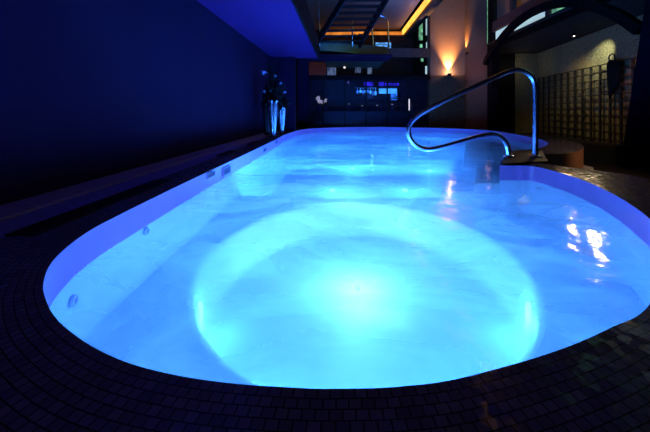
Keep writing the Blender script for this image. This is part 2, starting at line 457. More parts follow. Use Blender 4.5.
bm = B(); box(bm, (-1.72, 11.62, Z_FLOOR), (-1.30, 11.8, 2.6)); struct(link('wall_back', bm, M['wall']), 'navy wall beside the glass partition')
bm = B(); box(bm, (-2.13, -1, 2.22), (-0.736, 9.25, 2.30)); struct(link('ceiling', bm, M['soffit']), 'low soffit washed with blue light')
bm = B(); box(bm, (-0.736, -1, 2.20), (-0.70, 9.3, 2.75)); struct(link('trim_2', bm, M['fascia']), 'dark fascia along the soffit edge')

# deck grates
def grate(x0, x1, y0, y1, label):
    t = thing('floor_grate', label, 'grate', ((x0+x1)/2, (y0+y1)/2, 0), 'drain grates in the left deck')
    bm = B(); z0, z1 = -0.004, 0.008; f = 0.012
    box(bm, (x0,y0,z0), (x1,y0+f,z1)); box(bm, (x0,y1-f,z0), (x1,y1,z1)); box(bm, (x0,y0+f,z0), (x0+f,y1-f,z1)); box(bm, (x1-f,y0+f,z0), (x1,y1-f,z1))
    link('frame', bm, M['grate'], t)
    bm = B(); n = int((y1-y0)/0.022)
    for k in range(n):
        y = y0 + f + (y1-y0-2*f)*(k+.5)/n
        box(bm, (x0+f, y-.0055, z0), (x1-f, y+.0055, z1-.001))
    link('slats', bm, M['grate'], t)
    bm = B(); box(bm, (x0+f, y0+f, -0.0035), (x1-f, y1-f, -0.002)); link('gutter', bm, M['black'], t)
grate(-1.62, -1.47, 1.44, 2.60, 'long black drain grate in the deck, nearest of the three')
grate(-1.70, -1.55, 4.05, 4.55, 'short black drain grate in the deck, middle one of three')
grate(-1.71, -1.58, 5.35, 5.95, 'short black drain grate in the deck nearest the tall vases')

# ---------------------------------------------------------------- vases with dark plants
def leaf(bm, base, d, length, w, droop=0.5, n=5):
    d = Vector(d).normalized(); side = d.cross(Vector((0,0,1)))
    if side.length < 1e-3: side = Vector((1,0,0))
    side.normalize(); prev = None
    for k in range(n+1):
        t = k/n
        p = Vector(base) + d*length*t + Vector((0,0,-droop*length*t*t))
        ww = w*math.sin(PI*min(1, t*0.9+0.1))**0.8 + 0.002
        pair = (bm.verts.new(p - side*ww/2), bm.verts.new(p + side*ww/2 + Vector((0,0,ww*.15))))
        if prev: bm.faces.new((prev[0], prev[1], pair[1], pair[0]))
        prev = pair
def vase(x, y, h, rt, rb, ph, blooms, label, seed, spread=1.0, vm='vase'):
    rnd = random.Random(seed)
    t = thing('tall_vase', label, 'vase', (x, y, -0.004), 'tall fluted vases with dark plants')
    z = -0.004
    bm = B()
    rr = lathe(bm, (x, y, z), [(rb, 0), (rb*1.05, h*.03), (rb*.95, h*.06)] + [(rb + (rt-rb)*k/10, h*(.06+.92*k/10)) for k in range(1, 11)] + [(rt*1.05, h), (rt*.9, h), (rt*.85, h*.94)], 96, 0.09, 11)
    link('vessel', bm, M[vm], t, smooth=True)
    bm = B(); lathe(bm, (x, y, z + h*.90), [(rt*.84, 0), (rt*.84, .01), (rt*.3, .03)], 20); link('soil', bm, M['black'], t)
    bm = B()
    for k in range(170):
        a = rnd.uniform(0, 2*PI); q = rnd.random()
        e = rnd.uniform(-.35, 1.3)
        zz = z + h*rnd.uniform(.93, .97) + q*ph*.45
        leaf(bm, (x + .05*rnd.gauss(0,1)*(1-q), y + .05*rnd.gauss(0,1)*(1-q), zz), (math.cos(a), math.sin(a), math.tan(e)*.8 + .1), rnd.uniform(.16, .34)*(1.15-q*.5)*spread, rnd.uniform(.04, .08), rnd.uniform(.1, .9))
    for k in range(14):
        a = rnd.uniform(0, 2*PI)
        leaf(bm, (x, y, z + h*.9), (math.cos(a)*.16, math.sin(a)*.16, 1), ph*rnd.uniform(.6, 1.0), .045, .02, 7)
    link('foliage', bm, M['foliage'], t)
    for bx, bz, br in blooms:
        bm = B()
        for k in range(26):
            a = rnd.uniform(0, 2*PI); e = rnd.uniform(-.4, 1.4)
            leaf(bm, (x + bx, y - .13, bz - br*.3), (math.cos(a)*math.cos(e), math.sin(a)*math.cos(e), math.sin(e)), br*rnd.uniform(.6, 1.1), br*.35, .1, 4)
        link('flower', bm, M['flower'], t)
def zq(y, Y): return EYE - (y-VY)*Y/FL
vase(-1.86, 7.45, 0.80, .115, .06, 0.8, [], 'dark tall vase nearest the left wall', 3, .6, 'vase_dark')
vase(-1.63, 7.1, 0.86, .125, .052, 1.22, [(-.19, zq(72, 7.0), .11), (-.17, zq(92, 7.0), .08), (.08, zq(76, 7.0), .06)], 'silver fluted vase standing in front, the tallest plant in it', 5, .85)
vase(-1.67, 8.3, 0.72, .12, .055, 0.85, [(.0, zq(83, 8.1), .07), (.10, zq(92, 8.1), .08)], 'silver fluted vase standing at the back against the navy wall', 9)

# ---------------------------------------------------------------- glass partition and the bar behind it
YG = 11.95
x_edges = [-1.56, -0.75, 0.10, 0.95, 1.80, 2.62, 3.44]
part = thing('glass_partition', 'dark framed glass partition between the pool and the blue lit bar', 'partition', (1.0, YG, Z_FLOOR))
for k in range(6):
    x0, x1 = x_edges[k], x_edges[k+1]
    bm = B(); w = .025; z0, z1 = Z_FLOOR, 1.86
    box(bm, (x0+.003, YG-.03, z0), (x0+w, YG+.03, z1)); box(bm, (x1-w, YG-.03, z0), (x1-.003, YG+.03, z1))
    box(bm, (x0+w, YG-.03, z0), (x1-w, YG+.03, z0+.3)); box(bm, (x0+w, YG-.03, z1-.04), (x1-w, YG+.03, z1))
    t = link('glass_panel', bm, M['black'], part)
    bm = B(); v = [bm.verts.new(p) for p in ((x0+w, YG, z0+.3), (x1-w, YG, z0+.3), (x1-w, YG, z1-.04), (x0+w, YG, z1-.04))]; bm.faces.new(v)
    me_ = bpy.data.meshes.new('pane'); bm.to_mesh(me_); bm.free(); me_.materials.append(M['glass'])
    me_.transform(Matrix.Translation(-part.location))
    o_ = bpy.data.objects.new('pane', me_); C.objects.link(o_); o_.parent = t
bm = B(); box(bm, (-1.6, YG-.06, 1.86), (3.5, YG+.06, 2.02)); struct(link('trim_3', bm, M['fascia']), 'dark head beam above the glass partition')
# bar
bar_t = thing('bar_counter', 'dark bar counter behind the glass partition', 'bar counter', (1.0, 13.2, Z_FLOOR))
bm = B(); box(bm, (-.9, 13.0, Z_FLOOR), (3.2, 13.5, .55)); link('cabinet', bm, M['bar_wood'], bar_t)
bm = B(); box(bm, (-1.0, 12.9, .55), (3.3, 13.6, .60)); link('worktop', bm, M['bar_wood'], bar_t, bevel=.01)
bb = thing('back_bar', 'back bar with shelves glowing blue behind the counter', 'shelf unit', (1.5, 14.4, Z_FLOOR))
bm = B(); box(bm, (-1.6, 14.6, Z_FLOOR), (4.2, 14.7, 2.3)); link('back_panel', bm, M['bar_wood'], bb)
for z in (.85, 1.18):
    bm = B(); box(bm, (.2, 14.3, z), (3.3, 14.6, z+.03)); link('shelf', bm, M['bar_wood'], bb)
def pxpanel(x0, y0, x1, y1, Y, d=.03):
    bm = B(); a = Q(x0, y1, Y); b = Q(x1, y0, Y)
    box(bm, (a.x, Y, a.z), (b.x, Y+d, b.z)); return bm
link('light_panel', pxpanel(379, 88.5, 397, 93.5, 14.5), M['bar_cyan'], bb)
link('light_panel', pxpanel(391, 93.5, 397.5, 100, 14.5), M['bar_led'], bb)
link('light_panel', pxpanel(364, 82, 373, 86, 14.5), M['bar_dim'], bb)
link('light_panel', pxpanel(379, 82, 384, 86.5, 14.5), M['bar_dim'], bb)
link('light_panel', pxpanel(385, 83, 399, 85.5, 14.5), M['bar_dim'], bb)
# canopy with hanging glasses
cn = thing('glass_rack', 'dark hanging rack over the bar with a blue lit underside', 'rack', (.8, 13.2, 1.6))
a = Q(355, 88, 13.2); b = Q(377, 86.5, 13.2)
bm = B(); box(bm, (a.x, 13.0, a.z), (b.x+.9, 13.4, a.z+.07)); link('shelf', bm, M['bar_wood'], cn)
for xx in (a.x+.05, b.x+.85):
    bm = B(); tube(bm, [(xx, 13.2, a.z+.06), (xx, 13.2, 2.55)], .012, 8); link('hanger', bm, M['steel_dark'], cn)
gl_pts = [357.5, 360.5, 363, 365.5, 368, 370.5, 373, 375.5]
place = ['leftmost', 'second from the left', 'third from the left', 'fourth from the left', 'fifth from the left', 'sixth from the left', 'seventh from the left', 'rightmost']
rnd = random.Random(4)
for k, gx in enumerate(gl_pts):
    p = Q(gx, 88, 13.2); h = rnd.uniform(.2, .34)
    bm = B(); lathe(bm, (p.x, p.y, p.z - h), [(.03, 0), (.05, h*.3), (.045, h*.5), (.008, h*.6), (.008, h*.95), (.04, h)], 12)
    tag(link('hanging_glass', bm, M['bar_cyan'] if k % 2 else M['bar_led'], smooth=True), 'wine glass given a blue glow, hanging from the bar rack, ' + place[k], 'glass', 'glasses hanging over the bar')  # glasses glow by themselves in place of the blue bar light
# bottles
bx = [349, 353, 356.5, 362, 366, 372, 377, 381, 386, 392, 404, 412]
ordw = ['first', 'second', 'third', 'fourth', 'fifth', 'sixth', 'seventh', 'eighth', 'ninth', 'tenth', 'eleventh', 'last']
for k, x in enumerate(bx):
    Y = 13.25; p = Q(x, 0, Y); h = rnd.uniform(.22, .36); r = rnd.uniform(.03, .045)
    t = thing('bottle', 'small dark bottle on the bar counter, %s from the left' % ordw[k] if k < 11 else 'small dark bottle on the bar counter, rightmost of the row', 'bottle', (p.x, Y, .60), 'bottles on the bar counter')
    bm = B(); lathe(bm, (p.x, Y, .60), [(r, 0), (r, h*.6), (r*.4, h*.75), (r*.4, h*.92)], 12); link('body', bm, M['bottle'], t, smooth=True)
    bm = B(); lathe(bm, (p.x, Y, .60 + h*.92), [(r*.5, 0), (r*.5, h*.08), (.002, h*.085)], 10); link('cap', bm, M['candle'] if k % 3 == 0 else M['chrome'], t, smooth=True)  # every third cap glows, a candlelit glint put into its material
# flowers in a vase, candle, plant on the counter
def bunch(x, y, Y, r, label):
    p = Q(x, y, Y)
    t = thing('flower_vase', label, 'flower vase', (p.x, Y, .60))
    bm = B(); lathe(bm, (p.x, Y, .60), [(.06, 0), (.07, .1), (.05, .22), (.06, .25)], 14); link('vessel', bm, M['bottle'], t, smooth=True)
    for k in range(7):
        a = rnd.uniform(0, 2*PI); q = rnd.uniform(.2, 1)*r
        bm = B(); bmesh.ops.create_icosphere(bm, subdivisions=2, radius=r*.42, matrix=Matrix.Translation((p.x + q*math.cos(a), Y + .05*rnd.gauss(0,1), max(.86, p.z + q*math.sin(a)))))
        for v in bm.verts: v.co += Vector((rnd.gauss(0,1), rnd.gauss(0,1), rnd.gauss(0,1)))*r*.05
        link('flower', bm, M['petal'], t)
bunch(319.5, 101, 13.2, .17, 'bunch of white flowers at the left end of the bar counter')
bunch(326, 100, 13.25, .07, 'small white flowers beside the larger white bunch on the bar')
cd = thing('candle', 'tall white candle glowing at the right end of the bar counter', 'candle', (Q(409, 100, 13.2).x, 13.2, .6))
p = cd.location
bm = B(); lathe(bm, p, [(.07, 0), (.07, .02), (.03, .03)], 16); link('holder', bm, M['bar_wood'], cd)
bm = B(); lathe(bm, (p.x, p.y, .62), [(.035, 0), (.035, .5), (.005, .51)], 14); link('wax', bm, M['candle'], cd, smooth=True)
pl = thing('potted_plant', 'dark bushy plant silhouetted against the blue bar light', 'plant', (Q(398.5, 92, 13.4).x, 13.35, .6))
p = pl.location
bm = B(); lathe(bm, p, [(.07, 0), (.1, .2), (.09, .2)], 16); link('pot', bm, M['black'], pl)
bm = B()
for k in range(60):
    a = rnd.uniform(0, 2*PI); e = rnd.uniform(-.6, 1.4)
    leaf(bm, (p.x, p.y, .6 + rnd.uniform(.2, .78)), (math.cos(a)*math.cos(e), math.sin(a)*math.cos(e), math.sin(e)), rnd.uniform(.12, .26), .06, .2)
link('foliage', bm, M['foliage'], pl)

# upper band behind the partition: warm glowing panel, glowing curtain and window glints, bulb
bm = pxpanel(300, 62, 326, 75, 14.6, .05); tag(link('wall_panel', bm, M['warm_glow']), 'wall panel with a dim red glow put in, above the glass partition', 'panel')  # the light on the panel is its own faint emission
def curtain(x0, y0, x1, y1, Y, label):
    a, b = Q(x0, y1, Y), Q(x1, y0, Y); bm = B(); n = 24; prev = None
    for k in range(n+1):
        x = a.x + (b.x-a.x)*k/n; yy = Y + .03*math.sin(k*1.6)
        pr = (bm.verts.new((x, yy, a.z)), bm.verts.new((x, yy, b.z)))
        if prev: bm.faces.new((prev[0], pr[0], pr[1], prev[1]))
        prev = pr
    tag(link('curtain', bm, M['pale_glow'], smooth=True), label, 'curtain', 'pale curtains above the bar')  # cloth emits its own light; the narrow ones stand in for window glints
curtain(327, 67.5, 336, 76, 14.3, 'wide pale blue curtain above the partition, leftmost of three')
curtain(355, 63.5, 361, 73, 14.3, 'narrow glowing strip for a pale window glint above the partition, middle of three')
curtain(367.5, 62, 372, 74, 14.3, 'narrow glowing strip for a pale window glint above the partition, rightmost of three')
bl = thing('pendant_lamp', 'small white pendant bulb above the glass partition', 'lamp', Q(344.5, 67.5, 13.8))
p = bl.location
bm = B(); bmesh.ops.create_uvsphere(bm, u_segments=14, v_segments=10, radius=.05, matrix=Matrix.Translation(p)); link('bulb', bm, M['candle'], bl, smooth=True)
bm = B(); tube(bm, [p + Vector((0,0,.04)), p + Vector((0,0,.5))], .008, 8); link('cord', bm, M['black'], bl)
bm = B(); box(bm, (-1.8, 15.5, Z_FLOOR), (9.2, 15.7, 5.2)); struct(link('wall_far', bm, M['ceil_dark']), 'dark far wall behind the bar and gallery')

# ---------------------------------------------------------------- gallery, stairs, railing
bm = B()
a0, a1 = Q(320, 41, 10.4), Q(388, 47, 11.4)
b0, b1 = Q(320, 50, 10.4), Q(388, 57, 11.4)
hexa(bm, [b0, b1, b1 + Vector((0,3.2,0)), b0 + Vector((0,4,0)), a0, a1, a1 + Vector((0,3.2,0)), a0 + Vector((0,4,0))])
struct(link('balcony', bm, M['balcony']), 'gallery slab with a greenish edge over the glass partition')
bm = B(); hexa(bm, [Q(388,57,11.4), Q(431,57.5,11.9), Q(431,57.5,12.1), Q(388,57,11.6), Q(388,48,11.4), Q(431,48.5,11.9), Q(431,48.5,12.1), Q(388,48,11.6)])
struct(link('trim_4', bm, M['brown']), 'dark beam between gallery and column')
# blue lit soffit under the gallery
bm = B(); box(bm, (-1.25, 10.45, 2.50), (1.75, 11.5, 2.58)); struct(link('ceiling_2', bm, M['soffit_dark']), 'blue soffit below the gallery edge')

st = thing('staircase', 'dark open steel staircase rising from the gallery', 'staircase', Q(338, 44, 10.6))
A0, A1 = Q(314, 47, 10.4), Q(352, -14, 8.6)
B0, B1 = Q(359, 46, 10.9), Q(394, -14, 9.1)
for a, b in ((A0, A1), (B0, B1)):
    bm = B(); bar(bm, a, b, .06, .24); link('stringer', bm, M['steel_dark'], st)
for k in range(9):
    t = .1 + .1*k
    bm = B(); a = A0.lerp(A1, t); b = B0.lerp(B1, t)
    d = (A1-A0); d.z = 0; d.normalize()
    bar(bm, a, b, .22, .035); link('tread', bm, M['steel_dark'], st)
for x, yb, yt, Y, nm in ((319.5, 46, 4, 10.35, 0), (352.5, 47, 2, 10.6, 1)):
    bm = B(); tube(bm, [Q(x, yb, Y), Q(x - .6, yt, Y)], .028, 10); link('newel_post', bm, M['chrome'], st, smooth=True)
rl = thing('railing', 'steel hoop railing on the gallery right of the staircase', 'railing', Q(380, 48, 11.3))
hp = [Q(x, y, 11.3) for x, y in ((373, 48), (372.4, 34), (371.6, 22), (373, 16.5), (378, 15.5), (384, 17), (387.3, 21), (388.2, 34), (389, 49))]
bm = B(); tube(bm, catmull(hp, 6), .032, 10); link('hoop', bm, M['chrome'], rl, smooth=True)
for yy in (40, 45):
    bm = B(); tube(bm, [Q(372.6, yy-1, 11.3), Q(388.7, yy, 11.3)], .012, 8); link('cross_rail', bm, M['steel_dark'], rl, smooth=True)
gp = thing('planter', 'dark bushy planter at the stair foot on the gallery', 'plant', Q(358, 46.5, 11.75))
p = gp.location
bm = B(); lathe(bm, p, [(.12, 0), (.17, .25), (.15, .25)], 16); link('pot', bm, M['black'], gp)
bm = B()
for k in range(80):
    a = rnd.uniform(0, 2*PI); e = rnd.uniform(-.6, 1.3)
    leaf(bm, (p.x, p.y, p.z + .25 + rnd.uniform(0, .12)), (math.cos(a)*math.cos(e), math.sin(a)*math.cos(e), math.sin(e)), rnd.uniform(.15, .4), .07, .4)
link('foliage', bm, M['foliage'], gp)

bm = pxpanel(375.5, 42.5, 391, 48, 14.8, .04); struct(link('window_1', bm, M['screen']), 'small bright blue window behind the hoop railing')

# upper ceiling and its lit cove
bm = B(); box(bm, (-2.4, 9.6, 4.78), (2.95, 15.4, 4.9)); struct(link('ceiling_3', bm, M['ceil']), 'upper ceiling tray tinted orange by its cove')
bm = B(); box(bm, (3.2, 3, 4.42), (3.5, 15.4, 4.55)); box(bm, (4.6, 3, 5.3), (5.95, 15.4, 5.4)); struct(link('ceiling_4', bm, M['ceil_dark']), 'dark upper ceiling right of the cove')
cv = thing('cove_light', 'orange glowing light cove around the upper ceiling', 'light', (2.95, 14.9, 4.45))
bm = B(); box(bm, (-1.0, 14.95, 4.36), (3.0, 15.02, 4.56)); link('back_strip', bm, M['led_back'], cv)
bm = B(); box(bm, (3.0, 6.0, 4.42), (3.07, 15.02, 4.64)); link('side_strip', bm, M['led'], cv)
bm = B(); box(bm, (-1.0, 14.8, 4.28), (3.12, 15.1, 4.355)); box(bm, (3.075, 6.0, 4.28), (3.2, 14.8, 4.40)); link('ledge', bm, M['brown'], cv)

# ---------------------------------------------------------------- lit column and its sconces
bm = B(); box(bm, (3.53, 12.0, Z_FLOOR), (4.92, 12.45, 5.2)); struct(link('column', bm, M['plaster']), 'broad mauve column lit by a flame-like uplight')
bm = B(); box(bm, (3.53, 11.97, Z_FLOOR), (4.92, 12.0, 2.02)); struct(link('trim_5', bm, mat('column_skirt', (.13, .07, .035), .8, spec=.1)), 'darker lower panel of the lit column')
bm = B(); box(bm, (4.92, 12.25, Z_FLOOR), (5.93, 12.45, 5.2)); struct(link('wall_return', bm, M['plaster']), 'narrow orange lit wall right of the column')
def sconce(p, r, label):
    t = thing('wall_sconce', label, 'wall lamp', p)
    bm = B(); lathe(bm, p, [(r*.3, -r*1.2), (r, -r*.2), (r, 0), (r*.8, 0), (r*.7, -r*.1)], 16); link('shade', bm, M['black'], t, smooth=True)
    bm = B(); lathe(bm, (p.x, p.y, p.z - r*.14), [(r*.7, 0), (.004, .004)], 14); link('bulb', bm, M['lamp'], t)
    bm = B(); box(bm, (p.x-r*.3, p.y, p.z-r*1.0), (p.x+r*.3, p.y+.16, p.z-r*.5)); link('bracket', bm, M['black'], t)
S1 = Q(449.5, 73.5, 11.85); sconce(S1, .09, 'uplight sconce throwing a bright flame on the broad column')
S2 = Q(467.2, 52.5, 12.12); sconce(S2, .055, 'small narrow sconce on the wall right of the column')

# windows seen between gallery and column
for k, (x0, x1, y0, y1) in enumerate(((419, 422.6, 18, 40), (426, 428.6, 15, 35), (420, 422.5, 44, 47.5), (426.3, 428.3, 42, 48), (421, 423.4, 58.5, 61.5), (425.5, 428, 66, 74), (426.6, 428.6, 82, 92))):
    bm = pxpanel(x0, y0, x1, y1, 14.9, .04)
    struct(link('window_%d' % (k+2), bm, M['window_white'] if k in (1, 3, 6, 5) else M['window_green']), 'narrow lit window slot left of the column')
bm = pxpanel(414, 5, 431, 128, 15.1, .1); struct(link('wall_gallery', bm, M['fascia']), 'dark wall around the narrow lit windows')

# ---------------------------------------------------------------- right side: window wall, arch, alcove
XW = 6.0
def yz(x, y, X=XW):
    Y = FL*X/(x-VX); return Vector((X, Y, EYE-(y-VY)*Y/FL))
bm = B(); box(bm, (5.95, 11.9, Z_FLOOR), (6.2, 12.25, 5.2)); struct(link('trim_6', bm, M['fascia']), 'tall dark frame post right of the orange wall')
bm = B(); box(bm, (5.96, 5.0, 3.72), (6.16, 11.9, 4.12)); struct(link('trim_7', bm, M['brown']), 'brown horizontal window beam')
bm = B(); box(bm, (5.96, 5.0, 3.12), (6.16, 11.9, 3.26)); struct(link('trim_8', bm, M['arch']), 'dark lintel under the pale windows')
muls = [10.62, 8.75, 7.0]
for k, y in enumerate(muls):
    bm = B(); box(bm, (5.98, y-.09, 3.26), (6.14, y+.09, 3.72)); box(bm, (5.98, y-.09, 4.12), (6.14, y+.09, 5.2))
    struct(link('trim_%d' % (9+k), bm, M['brown']), 'brown window mullion')
edges = [11.9] + muls + [5.0]
for k in range(4):
    ya, yb = edges[k] - .09, edges[k+1] + .09
    bm = B(); box(bm, (6.05, yb, 3.26), (6.07, ya, 3.72)); struct(link('window_%d' % (20+k), bm, M['window_white'] if k != 2 else M['window_green']), 'pale lit window pane under the brown beam')
    bm = B(); bm.faces.new([bm.verts.new(q) for q in ((6.05, ya, 4.12), (6.05, yb, 4.12), (6.05, yb, 5.2), (6.05, ya, 5.2))]); struct(link('window_%d' % (30+k), bm, M['vglass']), 'clear upper pane with bamboo behind')
bm = B(); box(bm, (6.98, 4.0, 3.34), (7.06, 15, 6.2)); struct(link('wall_garden_glow', bm, M['window_green']), 'garden wall with a green glow put in, beyond the upper windows')  # emissive backdrop, green garden light put into the wall itself
rb = random.Random(21)
desc = ['leftmost', 'second from the left', 'third from the left', 'fourth from the left', 'fifth from the left', 'sixth from the left', 'seventh from the left', 'eighth from the left', 'rightmost']
for k in range(9):
    y = 11.6 - k*.42; x = 6.5 + rb.uniform(-.08, .15)
    t = thing('bamboo', 'green bamboo behind the upper window, ' + desc[k], 'bamboo', (x, y, 3.5), 'bamboo behind the upper windows')
    bm = B(); zz = [3.335 + .2*q for q in range(12)]
    tube(bm, [(x + .01*math.sin(q), y + .03*math.sin(k+q*.3), z) for q, z in enumerate(zz)], [.03 if q % 2 else .024 for q in range(12)], 8); link('cane', bm, M['bamboo'], t, smooth=True)
    bm = B()
    for q in range(34):
        a = rb.uniform(0, 2*PI)
        leaf(bm, (x, y, rb.uniform(3.8, 5.4)), (math.cos(a), math.sin(a), .3), rb.uniform(.10, .19), .045, .7)
    link('foliage', bm, M['bamboo'], t)
# arch
ap = [(486,65,5.22),(487,60,5.22),(493,50,5.24),(500,40.5,5.26),(508,31,5.28),(517,22.5,5.31),(530,13.5,5.35),(546,6.5,5.40),(565,3,5.46),(585,4.0,5.52),(602,8.5,5.57),(620,16.5,5.62),(640,30,5.66)]
pts = catmull([yz(x, y, X) for x, y, X in ap], 5)
bm = B(); prev = None
for i, p in enumerate(pts):
    d = (pts[min(i+1, len(pts)-1)] - pts[max(i-1, 0)]).normalized(); s_ = Vector((1,0,0)); u = d.cross(s_).normalized()
    q = [bm.verts.new(p + s_*.07*i1 + u*.10*i2) for i1, i2 in ((-1,-1),(1,-1),(1,1),(-1,1))]
    if prev:
        for k in range(4): bm.faces.new((prev[k], prev[(k+1)%4], q[(k+1)%4], q[k]))
    prev = q
struct(link('arch', bm, M['arch']), 'black arch spanning the alcove opening')
# pier
pz = lambda z: 5.19 + (z+.41)*.155
bm = B(); hexa(bm, [(pz(-.41),5.6,-.41),(7.4,5.6,-.41),(7.4,6.1,-.41),(pz(-.41)+.55,6.1,-.41),(pz(3.2),5.6,3.2),(7.4,5.6,3.2),(7.4,6.1,3.2),(pz(3.2)+.55,6.1,3.2)])
struct(link('column_2', bm, M['pier']), 'dark navy leaning pier at the right edge')
bm = B(); box(bm, (5.10, 5.4, Z_FLOOR), (7.4, 5.6, -.03)); struct(link('trim_13', bm, M['black'], bevel=.01), 'black plinth of the navy pier')
# alcove shell
bm = B(); hexa(bm, [(5.9,5.2,3.26),(8.8,5.2,3.26),(9.6,14.3,3.26),(5.9,14.3,3.26),(5.9,5.2,3.34),(8.8,5.2,3.34),(9.6,14.3,3.34),(5.9,14.3,3.34)])
struct(link('ceiling_5', bm, M['ceil_dark']), 'dark alcove ceiling')
def lat(t, z, off=0.0):   # along the lattice wall, t = 0 near .. 1 far
    a = Vector((8.25, 7.9, z)); b = Vector((9.05, 13.9, z)); d = (b-a).normalized()
    return a.lerp(b, t) + Vector((-d.y, d.x, 0))*off
bm = B(); hexa(bm, [lat(-.25,-.41), lat(-.25,-.41,-.2), lat(1,-.41,-.2), lat(1,-.41), lat(-.25,3.26), lat(-.25,3.26,-.2), lat(1,3.26,-.2), lat(1,3.26)])
struct(link('wall_right', bm, M['stone']), 'rough stone wall of the alcove')
bm = B(); box(bm, (8.02, 13.9, Z_FLOOR), (9.1, 14.1, 3.26)); struct(link('wall_alcove_end', bm, M['stone']), 'lit stone end wall of the alcove')
bm = B(); box(bm, (6.2, 13.9, Z_FLOOR), (8.02, 14.1, 3.26)); struct(link('door_1', bm, M['black']), 'black doorway beside the lit stone')
# lattice screen
ls = thing('lattice_screen', 'dark square lattice screen along the alcove stone wall', 'screen', lat(.5, Z_FLOOR, .1))
bm = B(); n = 15; zt = 2.10
for k in range(n+1):
    t = -.12 + 1.07*k/n; p = lat(t, Z_FLOOR, .1); q = lat(t, zt, .1)
    bar(bm, p, q, .07, .045, up=(1, -.13, 0))
link('upright', bm, M['lattice'], ls)
bm = B()
for k in range(11):
    z = Z_FLOOR + .1 + (zt-Z_FLOOR-.12)*k/10
    bar(bm, lat(-.125, z, .13), lat(.955, z, .13), .03, .03)
link('crossbar', bm, M['lattice'], ls)
# robe hanging on the screen
rt = -.015
rp = [(606.5,65),(608,61.5),(611,60),(615,60),(618,61),(619.5,63),(619,78),(617.5,84),(615,88.5),(613,89.5),(611.5,93),(609.5,98.5),(607.8,95),(607.5,86),(606.8,76)]
Yr = 9.3
tr_ = thing('bath_robe', 'dark bathrobe hanging from a hook on the lattice screen', 'robe', (8.2, 9.4, 2.0))
def latp(x, y, off):
    r = (x-VX)/FL; k = .8/6.0
    Y = (8.25 - k*7.9 - off)/(r - k); return Vector((r*Y, Y, EYE - (y-VY)*Y/FL))
bm = B(); ctr = latp(611.5, 78, .25)
fr_ = [bm.verts.new(latp(x, y, .20)) for x, y in rp]; bk = [bm.verts.new(latp(x, y, .20) + Vector((.05, 0, 0))) for x, y in rp]
inn = [bm.verts.new(latp(x, y, .2).lerp(ctr, .45) + Vector((-.02 + .02*math.sin(i*2.2), 0, 0))) for i, (x, y) in enumerate(rp)]
cv_ = bm.verts.new(ctr); nR = len(rp)
for i in range(nR):
    j = (i+1) % nR
    bm.faces.new((fr_[i], fr_[j], bk[j], bk[i])); bm.faces.new((fr_[i], inn[i], inn[j], fr_[j])); bm.faces.new((inn[i], cv_, inn[j]))
bm.faces.new(bk)
link('cloth', bm, M['robe'], tr_, smooth=True)
bm = B(); tube(bm, catmull([latp(x, y, .19) for x, y in ((609.5,61.5),(609,57),(611.5,54),(614.5,55.5),(615,61.5))], 6), .018, 8); link('hook', bm, M['steel_dark'], tr_, smooth=True)

# ---------------------------------------------------------------- spotlights of the alcove
def downlight(p, label, aim):
    t = thing('spotlight', label, 'spotlight', p)
    bm = B(); lathe(bm, (p.x, p.y, p.z), [(.03, -.09), (.06, -.085), (.065, 0.0), (.03, .03)], 16); link('housing', bm, M['black'], t, smooth=True)
    bm = B(); lathe(bm, (p.x, p.y, p.z-.094), [(.03, 0), (.004, .001)], 14); link('lens', bm, M['lamp'], t)
    bm = B(); tube(bm, [p + Vector((0,0,.02)), Vector((p.x, p.y, 3.26))], .012, 8); link('stem', bm, M['black'], t)
D1 = Vector((7.6, 9.0, 3.24))
t = thing('recessed_spotlight', 'flush ceiling spotlight above the robe washing the stone wall', 'spotlight', D1)
bm = B(); lathe(bm, (D1.x, D1.y, D1.z), [(.05, -.01), (.075, -.01), (.075, .02)], 16); link('bezel', bm, M['black'], t, smooth=True)
D2 = yz(574, 33, 7.2); D2.z = min(D2.z, 3.15); downlight(D2, 'small bright spotlight in the middle of the alcove ceiling', None)

# ---------------------------------------------------------------- lamps
def point(name, loc, col, w, r=0.05):
    d = bpy.data.lights.new(name, 'POINT'); d.color = col; d.energy = w * 0.72; d.shadow_soft_size = r
    o = bpy.data.objects.new(name, d); o.location = loc; C.objects.link(o); return o
def spot(name, loc, to, col, w, ang, blend=.6, r=0.03):
    d = bpy.data.lights.new(name, 'SPOT'); d.color = col; d.energy = w; d.spot_size = math.radians(ang); d.spot_blend = blend; d.shadow_soft_size = r
    o = bpy.data.objects.new(name, d); o.location = loc; C.objects.link(o)
    o.rotation_euler = (Vector(to) - Vector(loc)).to_track_quat('-Z', 'Y').to_euler(); return o
BLUE = (0.033, 0.23, 1.0)
def pool_lamp(p, n, w, r=.04, size=1.0, off=.10, col=BLUE):
    """round underwater fitting with its lamp just in front"""
    p = Vector(p); n = Vector(n).normalized(); t = n.orthogonal().normalized(); u = n.cross(t)
    bm = B(); rings = []
    for rr, dd in ((.09, 0), (.09, .015), (.065, .025)):
        rings.append([bm.verts.new(p + n*dd + (t*math.cos(2*PI*k/24) + u*math.sin(2*PI*k/24))*rr*size) for k in range(24)])
    for a, b in zip(rings, rings[1:]):
        for k in range(24): bm.faces.new((a[k], a[(k+1)%24], b[(k+1)%24], b[k]))
    bm.faces.new(rings[-1])
    link('pool_light', bm, M['pool_lens'], pool, smooth=False)
    d = bpy.data.lights.new('pool_lamp', 'POINT'); d.color = col; d.energy = w * 0.72; d.shadow_soft_size = r
    o = bpy.data.objects.new('pool_lamp', d); o.location = p + n*off; C.objects.link(o)
pool_lamp((0.13, 2.46, Z_WELL+.002), (0, 0, 1), 95, r=.16, size=.22, off=.30, col=(.09, .33, 1.0))
